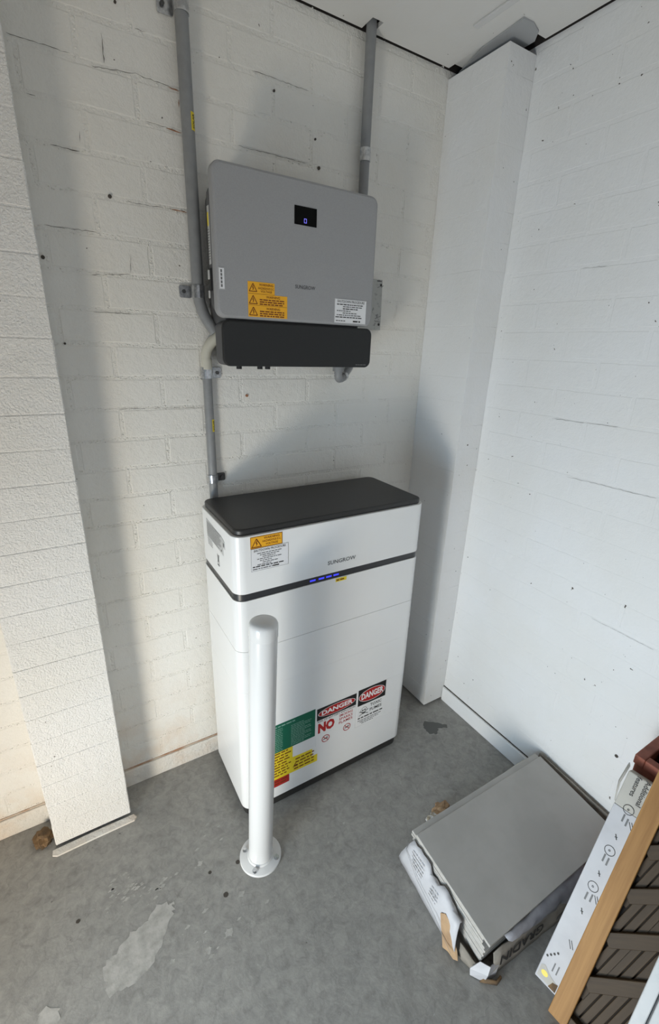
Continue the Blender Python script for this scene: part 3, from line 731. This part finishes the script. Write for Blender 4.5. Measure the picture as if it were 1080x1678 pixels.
# ------------------------------------------------------------------ conduits
def saddle(parent, x, y, z, r, side, w_=.032, reach=.046, mat='zinc', tab_mat='zinc'):
    """half saddle: a strap round the pipe and a screwed tab on one side"""
    V, F_ = [], []; n = 16; R2 = r + .0022
    for i in range(n + 1):
        a = math.radians(-190 + 200 * i / n) if side > 0 else math.radians(-190 + 200 * i / n)
        for rr, zz in ((R2, z - w_ / 2), (R2, z + w_ / 2), (r + .0003, z + w_ / 2), (r + .0003, z - w_ / 2)):
            V.append((x + rr * math.cos(a), y + rr * math.sin(a), zz))
    for i in range(n):
        for k in range(4): F_.append((4 * i + k, 4 * i + (k + 1) % 4, 4 * i + 4 + (k + 1) % 4, 4 * i + 4 + k))
    F_ += [(0, 1, 2, 3), (4 * n + 3, 4 * n + 2, 4 * n + 1, 4 * n)]
    me = mesh_from('saddle_strap', V, F_); s_ = obj('saddle_strap', me, mat, parent)
    x0, x1 = (x + r * .8, x + reach) if side > 0 else (x - reach, x - r * .8)
    rr_prism('saddle_tab', min(x0, x1), max(x0, x1), z - w_ / 2, z + w_ / 2, .005, .0030, .0070, tab_mat, s_, .0008, M=MW, n=3)
    xs = x + side * (reach - .012)
    tube('screw', [(xs, -.007, z), (xs, -.0125, z)], .0055, 'zinc_dark', s_, 6)
def pipe_label(parent, x, y, r, z0, z1, a0, a1):
    V, F_ = [], []; n = 6
    for i in range(n + 1):
        a = math.radians(a0 + (a1 - a0) * i / n)
        for z in (z0, z1): V.append((x + (r + .0006) * math.cos(a), y + (r + .0006) * math.sin(a), z))
    for i in range(n): F_.append((2 * i, 2 * i + 2, 2 * i + 3, 2 * i + 1))
    st = obj('solar_label', mesh_from('solar_label', V, F_, True), 'st_yellow', parent)
    am = math.radians((a0 + a1) / 2); d = Vector((math.cos(am), math.sin(am), 0))
    ink = Ink(); ink.text('SOLAR', 0, 0, (z1 - z0) * .26, 'ink', .02, rot=math.pi / 2, width=(z1 - z0) * .8)
    ink.build(st, basis(Vector((x, y, (z0 + z1) / 2)) + d * (r + .0008), Vector((0, 0, 1)).cross(d), (0, 0, 1)), .0004)
cl = thing('conduit', 'long grey conduit running down the wall left of the inverter', 'conduit', (-.877, -.03, 1.60))
tube('pipe', bend([(-.877, -.030, 2.419), (-.877, -.030, 1.650), (-.838, -.045, 1.590)], .05), .0160, 'conduit', cl, 24)
saddle(cl, -.877, -.030, 1.694, .016, -1, reach=.046)
saddle(cl, -.877, -.030, 2.303, .016, -1, w_=.034, reach=.050)
pipe_label(cl, -.877, -.030, .016, 2.060, 2.098, -75, -25)
finish(cl)
c2 = thing('conduit', 'short grey conduit with cream elbow between inverter and battery', 'conduit', (-.861, -.0145, .95))
tube('pipe', [(-.8605, -.0150, .96), (-.8605, -.0150, 1.505)], .0135, 'conduit', c2, 24)
tube('coupling', [(-.8605, -.0170, 1.486), (-.8605, -.0170, 1.516)], .0160, 'conduit_cream', c2, 24)
tube('elbow', bend([(-.8605, -.0170, 1.512), (-.8605, -.0175, 1.548), (-.822, -.040, 1.585)], .03), .0150, 'conduit_cream', c2, 24)
saddle(c2, -.8605, -.0150, 1.476, .0150, 1, w_=.032, reach=.046)
saddle(c2, -.8605, -.0150, 1.147, .0140, 1, w_=.026, reach=.044, tab_mat='zinc_dark')
pipe_label(c2, -.8605, -.0150, .0135, 1.300, 1.338, -75, -25)
finish(c2)
c3 = thing('conduit', 'grey conduit rising from the inverter top through the ceiling', 'conduit', (-.335, -.028, 1.945))
tube('pipe', [(-.335, -.029, 1.90), (-.335, -.029, 2.20), (-.336, -.031, 2.36), (-.336, -.034, 2.60)], .0150, 'conduit', c3, 24)
saddle(c3, -.335, -.029, 2.118, .0150, 1, reach=.034, w_=.034)
finish(c3)
c4 = thing('conduit_elbow', 'grey corrugated conduit elbow under the right end of the inverter', 'conduit', (-.44, -.09, 1.48))
path = bend([(-.4440, -.095, 1.504), (-.4440, -.095, 1.462), (-.405, -.06, 1.462), (-.355, -.03, 1.500), (-.34, -.025, 1.56)], .018, 8)
tube('hose', path, [.0125 + .0012 * (i % 2) for i in range(len(path))], 'conduit', c4, 20)
tube('gland_nut', [(-.4440, -.095, 1.486), (-.4440, -.095, 1.5035)], .0195, 'conduit', c4, 8)
tube('clamp_ring', [(-.402, -.058, 1.4655), (-.390, -.050, 1.470)], .0155, 'zinc', c4, 16)
finish(c4)

# ------------------------------------------------------------------ bollard
WX, WY = -.9125, -.4751
bol = thing('bollard', 'white steel bollard bolted to the floor in front of the battery', 'bollard', (WX, WY, 0))
tube('flange', [(WX, WY, 0.0), (WX, WY, .0065), (WX, WY, .008)], [.0665, .0665, .065], 'bollard_white', bol, 48)
ln = Vector((.026, 0.0, .86)).normalized()
def on(h, dx=0): return Vector((WX, WY, 0)) + ln * h
tube('post', [on(.006), on(.84)], .0380, 'bollard_white', bol, 48)
tube('weld', [on(.0075), on(.011), on(.014)], [.0425, .0415, .0382], 'bollard_white', bol, 48)
hs = [(.836, .0386), (.838, .0392), (.866, .0392), (.873, .0386), (.879, .0360), (.883, .0300), (.8855, .020), (.8865, .009)]
tube('cap', [on(h) for h, _ in hs], [r_ for _, r_ in hs], 'bollard_white', bol, 48)
for a in (20, 110, 200, 290):
    x, y = WX + .0535 * math.cos(math.radians(a - 62)), WY + .0535 * math.sin(math.radians(a - 62))
    b_ = tube('bolt', [(x, y, .008), (x, y, .016)], .0062, 'zinc', bol, 6); tube('washer', [(x, y, .008), (x, y, .0095)], .0085, 'zinc', b_, 16)
finish(bol)

# ------------------------------------------------------------------ stack of floor tiles in a torn carton
A_ = Vector((-.512, -.755, .160)); B_ = Vector((.081, -.763, .160)); D_ = Vector((-.521, -1.049, .120))
MT = basis(A_, B_ - A_, A_ - D_)               # local x along the long edge, y towards the wall, z up off the tile face
TLx, TLy, TT = .596, .297, .0092
car = thing('tile_carton', 'torn tile carton with white printed side lying by the right wall', 'carton', (-.22, -.9, 0))
offs = [(0, 0), (.001, .020), (-.001, .018), (-.002, .008), (-.002, .003), (-.003, .005), (-.002, .002), (-.004, .004), (-.003, .001), (-.003, .003)]
for k, (dx, dy) in enumerate(offs):
    zt = -k * (TT + .0002)
    bm = bmesh.new(); add_box(bm, dx, TLx + dx, -TLy + dy, dy, zt - TT, zt)
    bmesh.ops.recalc_face_normals(bm, faces=bm.faces); bmesh.ops.bevel(bm, geom=list(bm.edges), offset=.0008, segments=1, affect='EDGES')
    me = bpy.data.meshes.new('ceramic_tile'); bm.to_mesh(me); bm.free()
    me.materials.append(MATS['tile_face']); me.materials.append(MATS['tile_edge'])
    for p in me.polygons:
        if abs(p.normal.z) < .5: p.material_index = 1
    o = obj('ceramic_tile', me, None, None, MT)
    tag(o, ('top grey floor tile of the stack in the torn carton' if k == 0 else 'second grey floor tile, slid back under the top tile' if k == 1 else 'bottom grey floor tile of the stack, on the carton base' if k == 9 else ('third', 'fourth', 'fifth', 'sixth', 'seventh', 'eighth', 'ninth')[k - 2] + ' grey floor tile from the top of the stack'), 'tile', 'grey floor tiles stacked in the torn carton')
# carton base under the tiles, a wedge from floor to tile underside
zb = -10 * (TT + .0002) - .0003
V = []
for x in (.004, TLx - .006):
    for y in (-TLy + .006, -.004):
        p = MT @ Vector((x, y, zb)); V += [(p.x, p.y, 0.0005), (p.x, p.y, max(p.z, .004))]
me = mesh_from('carton_base', V, [(0, 1, 3, 2), (4, 6, 7, 5), (0, 4, 5, 1), (2, 3, 7, 6), (0, 2, 6, 4), (1, 5, 7, 3)])
obj('carton_base', me, 'kraft_grey', car)
def sheet(name, grid, mat, parent, thick=.0022, crumple=0.0, seed=0, smooth=True):
    """grid: rows of points; a thickened, slightly crumpled sheet"""
    r = random.Random(seed); rows, cols = len(grid), len(grid[0]); V = [Vector(p) for row in grid for p in row]
    V = [v + Vector((r.uniform(-1, 1), r.uniform(-1, 1), r.uniform(-1, 1))) * crumple for v in V]
    for v in V: v.z = max(v.z, .0006)
    F_ = [(i * cols + j, i * cols + j + 1, (i + 1) * cols + j + 1, (i + 1) * cols + j) for i in range(rows - 1) for j in range(cols - 1)]
    me = mesh_from(name, V, F_, smooth); o = obj(name, me, mat, parent)
    so = o.modifiers.new('thick', 'SOLIDIFY'); so.thickness = thick; so.offset = 0
    return o
def lerp(a, b, f): return Vector(a) * (1 - f) + Vector(b) * f
def strip_grid(lo0, lo1, hi0, hi1, n, m_, bulge=(0, 0, 0)):
    g = []
    for j in range(m_ + 1):
        fv = j / m_; row = []
        for i in range(n + 1):
            fu = i / n; row.append(lerp(lerp(lo0, lo1, fu), lerp(hi0, hi1, fu), fv) + Vector(bulge) * math.sin(math.pi * fv))
        g.append(row)
    return g
# white printed side (left), torn short of the front corner
gw = strip_grid((-.524, -.705, .001), (-.556, -.985, .001), (-.520, -.757, .150), (-.524, -.965, .128), 14, 5, (-.012, 0, .004))
rt_ = random.Random(8)
for i in range(15):
    dz = -.004 - rt_.uniform(0, .006) - (.020 if 6 <= i <= 8 else 0) - max(0, i - 10) * .009
    gw[-1][i] = gw[-1][i] + Vector((0, 0, dz))
ws = sheet('printed_side', gw, 'card_white', car, .003, .0008, 2); ws['label'] = 'torn white printed carton side'
# print on the white side: outlines and small text
MS = basis((-.5395, -.705, .001), (-.028, -.28, 0), (.016, -.02, .145))
ink = Ink()
for k in range(4): ink.fine(.055 + k * .004, .125, .118 - k * .011, .003, 'ink_grey', 300 + k, .8)
for k in range(3): ink.fine(.150, .19, .098 - k * .010, .003, 'ink_grey', 310 + k, .8)
for (x0, y0, x1, y1) in ((.03, .095, .035, .13), (.03, .095, .10, .060), (.10, .060, .19, .045), (.19, .045, .27, .018)): ink.stroke(x0, y0, x1, y1, .0018, 'ink_grey')
ink.build(ws, basis((-.5455, -.712, .004), (-.028, -.28, 0), (.016, -.035, .145)), .0012)
sheet('torn_flap', [[(-.552, -.915, .072), (-.549, -.928, .084), (-.545, -.945, .078), (-.541, -.956, .062)], [(-.560, -.928, .048), (-.557, -.944, .054), (-.553, -.958, .050), (-.548, -.972, .042)], [(-.566, -.942, .024), (-.564, -.958, .028), (-.559, -.974, .026), (-.553, -.986, .020)], [(-.570, -.955, .004), (-.568, -.970, .008), (-.563, -.985, .003), (-.556, -.996, .006)]], 'kraft', car, .003, .002, 5, False)
sheet('torn_edge', strip_grid((-.546, -.985, .001), (-.535, -1.045, .001), (-.540, -.985, .045), (-.532, -1.045, .030), 5, 2), 'kraft_grey', car, .003, .002, 6)
sheet('crushed_corner', [[(-.548, -1.030, .002), (-.525, -1.062, .004), (-.490, -1.068, .002)], [(-.550, -1.026, .030), (-.528, -1.070, .044), (-.482, -1.066, .034)], [(-.530, -1.040, .050), (-.514, -1.066, .060), (-.480, -1.058, .050)]], 'card_white', car, .003, .004, 7, False)
sheet('crushed_corner', [[(-.535, -1.058, .002), (-.505, -1.080, .002), (-.485, -1.078, .002)], [(-.532, -1.060, .018), (-.505, -1.084, .022), (-.484, -1.076, .016)]], 'stone_brown', car, .004, .003, 8)
# kraft front side with lettering, and the crumpled liner above it
gf = strip_grid((-.500, -1.062, .001), (-.10, -1.086, .001), (-.505, -1.056, .092), (-.10, -1.070, .070), 12, 3, (0, -.004, 0))
fs = sheet('kraft_side', gf, 'kraft_grey', car, .003, .0012, 9)
ink = Ink(); ink.text('GRADIN', .105, .050, .052, 'ink', .02, rot=math.pi, width=.17); ink.fine(.25, .38, .03, .012, 'ink_grey', 320); ink.build(fs, basis((-.500, -1.0655, .001), (.40, -.022, 0), (0, .004, .09)), .0018)
sheet('liner', strip_grid((-.44, -1.062, .085), (-.075, -1.080, .048), (-.46, -1.050, .104), (-.075, -1.042, .112), 14, 3, (0, -.008, .004)), 'foil', car, .0012, .0035, 10)
# back flap curled behind the tiles, right flap along the wall
sheet('back_flap', strip_grid((-.46, -.728, .085), (.03, -.735, .080), (-.37, -.735, .136), (.045, -.742, .150), 12, 3, (0, .010, .006)), 'card_beige', car, .003, .0012, 11)
sheet('back_flap', strip_grid((-.525, -.725, .001), (.09, -.735, .001), (-.50, -.735, .110), (.09, -.738, .110), 10, 2), 'kraft_grey', car, .003, .002, 12)
sheet('right_flap', strip_grid((.095, -.745, .001), (.100, -1.05, .001), (.100, -.750, .156), (.104, -1.04, .128), 10, 3), 'kraft_grey', car, .004, .001, 13)
finish(car)
# scrap of packing paper and clear wrap behind the carton
def crumple_blob(name, c, sx, sy, sz, mat, seed, label, cat):
    r = random.Random(seed); bm = bmesh.new(); bmesh.ops.create_icosphere(bm, subdivisions=3, radius=1)
    for v in bm.verts:
        f = r.uniform(.72, 1.12); v.co = Vector((v.co.x * sx * f, v.co.y * sy * f, max(v.co.z * sz * f, -.3 * sz)))
    zmin = min(v.co.z for v in bm.verts)
    for v in bm.verts: v.co.z -= zmin
    o = bm_obj(name, bm, mat, None, Matrix.Translation(c)); tag(o, label, cat); return o
crumple_blob('packing_paper', (-.292, -.660, .0005), .040, .026, .028, 'kraft', 4, 'crumpled brown packing paper behind the tile carton', 'paper')
crumple_blob('plastic_wrap', (-.338, -.668, .0005), .030, .018, .020, 'clear_wrap', 5, 'crumpled clear plastic wrap beside the brown paper scrap', 'wrap')
crumple_blob('broken_brick', (-1.513, -.075, .0005), .030, .036, .022, 'stone_brown', 6, 'small brown lump of brick at the foot of the left pier', 'brick')
st = prism('mortar_strip', [(-1.487, -.134), (-1.36, -.131), (-1.243, -.133), (-1.236, -.147), (-1.245, -.156), (-1.36, -.156), (-1.476, -.158), (-1.489, -.150)], .0005, .007, 'paint_skirt')
tag(st, 'thin pale mortar strip on the floor under the left pier', 'mortar strip')

# ------------------------------------------------------------------ things leaning in the right corner of the picture
P0 = Vector((-.4102, -1.1239, .025)); T0 = Vector((-.100, -1.082, .524))
sv = (T0 - P0).normalized(); av = Vector((sv.y, -sv.x, 0)).normalized(); LEN = (T0 - P0).length
ML = basis(P0, av, sv)                          # local x across (towards the camera), y up the slope, z off the slope
wc = thing('flat_carton', 'long narrow white carton with printed icons leaning by the right wall', 'carton', tuple(P0))
MLr = Matrix.Translation(-P0) @ ML
box('carton_body', (0, .098, 0, LEN * .84, -.05, 0), 'card_white', wc, .002, 2, MLr)
box('carton_end', (0, .098, LEN * .84, LEN, -.05, -.0004), 'card_beige', wc, .003, 2, MLr)
ink = Ink(); hp = -math.pi / 2
ink.text('features', .026, .561, .017, 'ink', .006, rot=hp); ink.text('Additional', .046, .555, .017, 'ink', .006, rot=hp)
for v in (.500, .384, .282):
    ink.ring(.033, v, .0125, .0125, .0015, 'ink'); ink.text('?' if False else 'o', .033, v, .010, 'ink', .02, rot=hp)
for v in (.423, .319, .213): ink.stroke(.030, v + .006, .036, v - .006, .0022, 'ink'); ink.stroke(.036, v + .001, .030, v - .002, .0015, 'ink')
for v, x in ((.467, .050), (.259, .049), (.126, .040)):
    ink.stroke(x - .006, v + .008, x + .004, v - .008, .0016, 'ink'); ink.stroke(x - .001, v + .010, x + .009, v - .006, .0016, 'ink')
for v, x in ((.475, .030), (.470, .040), (.360, .028), (.357, .038), (.252, .028), (.255, .039)):
    ink.put('ink_grey', [(x - .002, v + .010), (x - .002, v - .010), (x + .002, v - .010), (x + .002, v + .010)], [(0, 1, 2, 3)])
for k in range(4): ink.disc(.008 + k * .006, .062 + k * .008, .0028, .0028, 'ink')
for k in range(2): ink.rect(.028 + k * .010, .040, .031 + k * .010, .062, 'ink_grey')
ink.poly([(.004, .006), (.05, .006), (.05, .022), (.030, .028), (.012, .040), (.004, .034)], 'card_beige')
ink.disc(.018, .022, .0085, .0065, 'st_yellow', 1)
ink.poly([(.034, .004), (.052, .004), (.052, .024), (.040, .020)], 'stone_brown', 1)
ink.build(wc, MLr, .0006)
sheet('loose_flap', [[MLr @ Vector(p) for p in row] for row in [[(-.001, .50, -.002), (-.006, .55, .002), (-.002, .60, .001)], [(-.004, .50, -.02), (-.012, .55, -.014), (-.008, .605, -.018)]]], 'card_beige', wc, .002, 0.0, 3)
for v_ in wc.children:
    pass

tr = thing('lattice_panel', 'honey-coloured timber lattice panel leaning over the white carton', 'lattice', tuple(P0))
U0, U1, VR = -.020, .84, .60
box('side_rail', (.0570, .0995, U0, U1, .0006, .040), 'timber_rail', tr, .002, 2, MLr @ Matrix.Identity(4))
box('side_rail', (VR, VR + .042, U0, U1, .0006, .040), 'timber_rail', tr, .002, 2, MLr)
box('end_rail', (.0995, VR, U1 - .045, U1, .006, .036), 'timber_rail', tr, .002, 2, MLr)
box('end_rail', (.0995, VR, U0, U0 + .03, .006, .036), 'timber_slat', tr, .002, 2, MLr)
box('shade_backing', (.0995, VR, U0 + .03, U1 - .045, .001, .0045), 'void_shade', tr, 0, 1, MLr)  # added black sheet, paints the shade between the slats
def lath(name, p0, d, w_, z0, z1, mat):
    """lath from p0 along d until it meets the panel frame; local (across, up)"""
    d = Vector(d).normalized(); ts = []
    for lim, c_, dd in ((VR, p0[0], d.x), (U1 - .045, p0[1], d.y)):
        if dd > 1e-6: ts.append((lim - c_) / dd)
    L_ = min(ts); 
    if L_ < .05: return
    M_ = MLr @ basis((p0[0], p0[1], 0), (d.x, d.y, 0), (-d.y, d.x, 0))
    box(name, (0, L_, -w_ / 2, w_ / 2, z0, z1), mat, tr, .001, 1, M_)
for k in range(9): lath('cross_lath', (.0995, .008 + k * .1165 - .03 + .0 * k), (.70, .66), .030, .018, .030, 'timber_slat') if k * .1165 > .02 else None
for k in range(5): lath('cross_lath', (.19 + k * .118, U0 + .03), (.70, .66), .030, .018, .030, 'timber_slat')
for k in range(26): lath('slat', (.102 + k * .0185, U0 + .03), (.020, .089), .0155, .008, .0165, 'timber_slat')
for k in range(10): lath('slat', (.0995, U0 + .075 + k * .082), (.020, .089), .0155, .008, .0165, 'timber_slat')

fr = thing('window_sash', 'white window sash resting on top of the timber lattice', 'window frame', tuple(P0))
F0, F1, X0, X1, Zl, Zh = -.045, .78, .190, .62, .046, .090
box('stile', (X0, X0 + .0235, F0, F1, Zl, Zh), 'frame_white', fr, .002, 2, MLr)
box('stile', (X1 - .0235, X1, F0, F1, Zl, Zh), 'frame_white', fr, .002, 2, MLr)
box('rail', (X0 + .0235, X1 - .0235, F0, F0 + .03, Zl, Zh), 'frame_white', fr, .002, 2, MLr)
box('rail', (X0 + .0235, X1 - .0235, F1 - .03, F1, Zl, Zh), 'frame_white', fr, .002, 2, MLr)
box('gasket', (X0 + .0235, X0 + .0275, F0 + .03, F1 - .03, Zl + .004, Zh - .010), 'st_black', fr, 0, 2, MLr)
box('bead', (X0 + .0275, X0 + .050, F0 + .03, F1 - .03, Zl + .004, Zh - .004), 'frame_white', fr, .002, 2, MLr)
box('pane', (X0 + .050, X1 - .0235, F0 + .03, F1 - .03, .060, .066), 'glass_pale', fr, 0, 2, MLr)

# red-brown slotted crate standing against the right wall
cr = thing('crate', 'red-brown slotted plastic crate standing against the right wall', 'crate', (.03, -1.25, 0))
cx0, cx1, cy0, cy1, cz = -.044, XR - .006, -1.46, -1.072, .540
t_ = .008
box('side', (cx0, cx0 + t_, cy0, cy1, .004, cz - .03), 'crate_red', cr, .002); box('side', (cx1 - t_, cx1, cy0, cy1, .004, cz - .03), 'crate_red', cr, .002)
box('end', (cx0 + t_, cx1 - t_, cy1 - t_, cy1, .004, cz - .03), 'crate_red', cr, .002); box('end', (cx0 + t_, cx1 - t_, cy0, cy0 + t_, .004, cz - .03), 'crate_red', cr, .002)
box('bottom', (cx0 + t_, cx1 - t_, cy0 + t_, cy1 - t_, .0, .012), 'crate_red', cr, .002)
for (a, b, c_, d_) in ((cx0 - .004, cx1 + .003, cy1 - .022, cy1 + .004), (cx0 - .004, cx1 + .003, cy0 - .004, cy0 + .022), (cx0 - .004, cx0 + .020, cy0 + .022, cy1 - .022), (cx1 - .018, cx1 + .003, cy0 + .022, cy1 - .022)):
    box('rim', (a, b, c_, d_, cz - .03, cz), 'crate_red', cr, .003)
for k in range(5): box('bar', (cx0 + .020, cx1 - .018, cy1 - .075 - k * .06, cy1 - .060 - k * .06, cz - .022, cz - .008), 'plate_grey' if k == 0 else 'crate_red', cr, .002)
finish(cr)
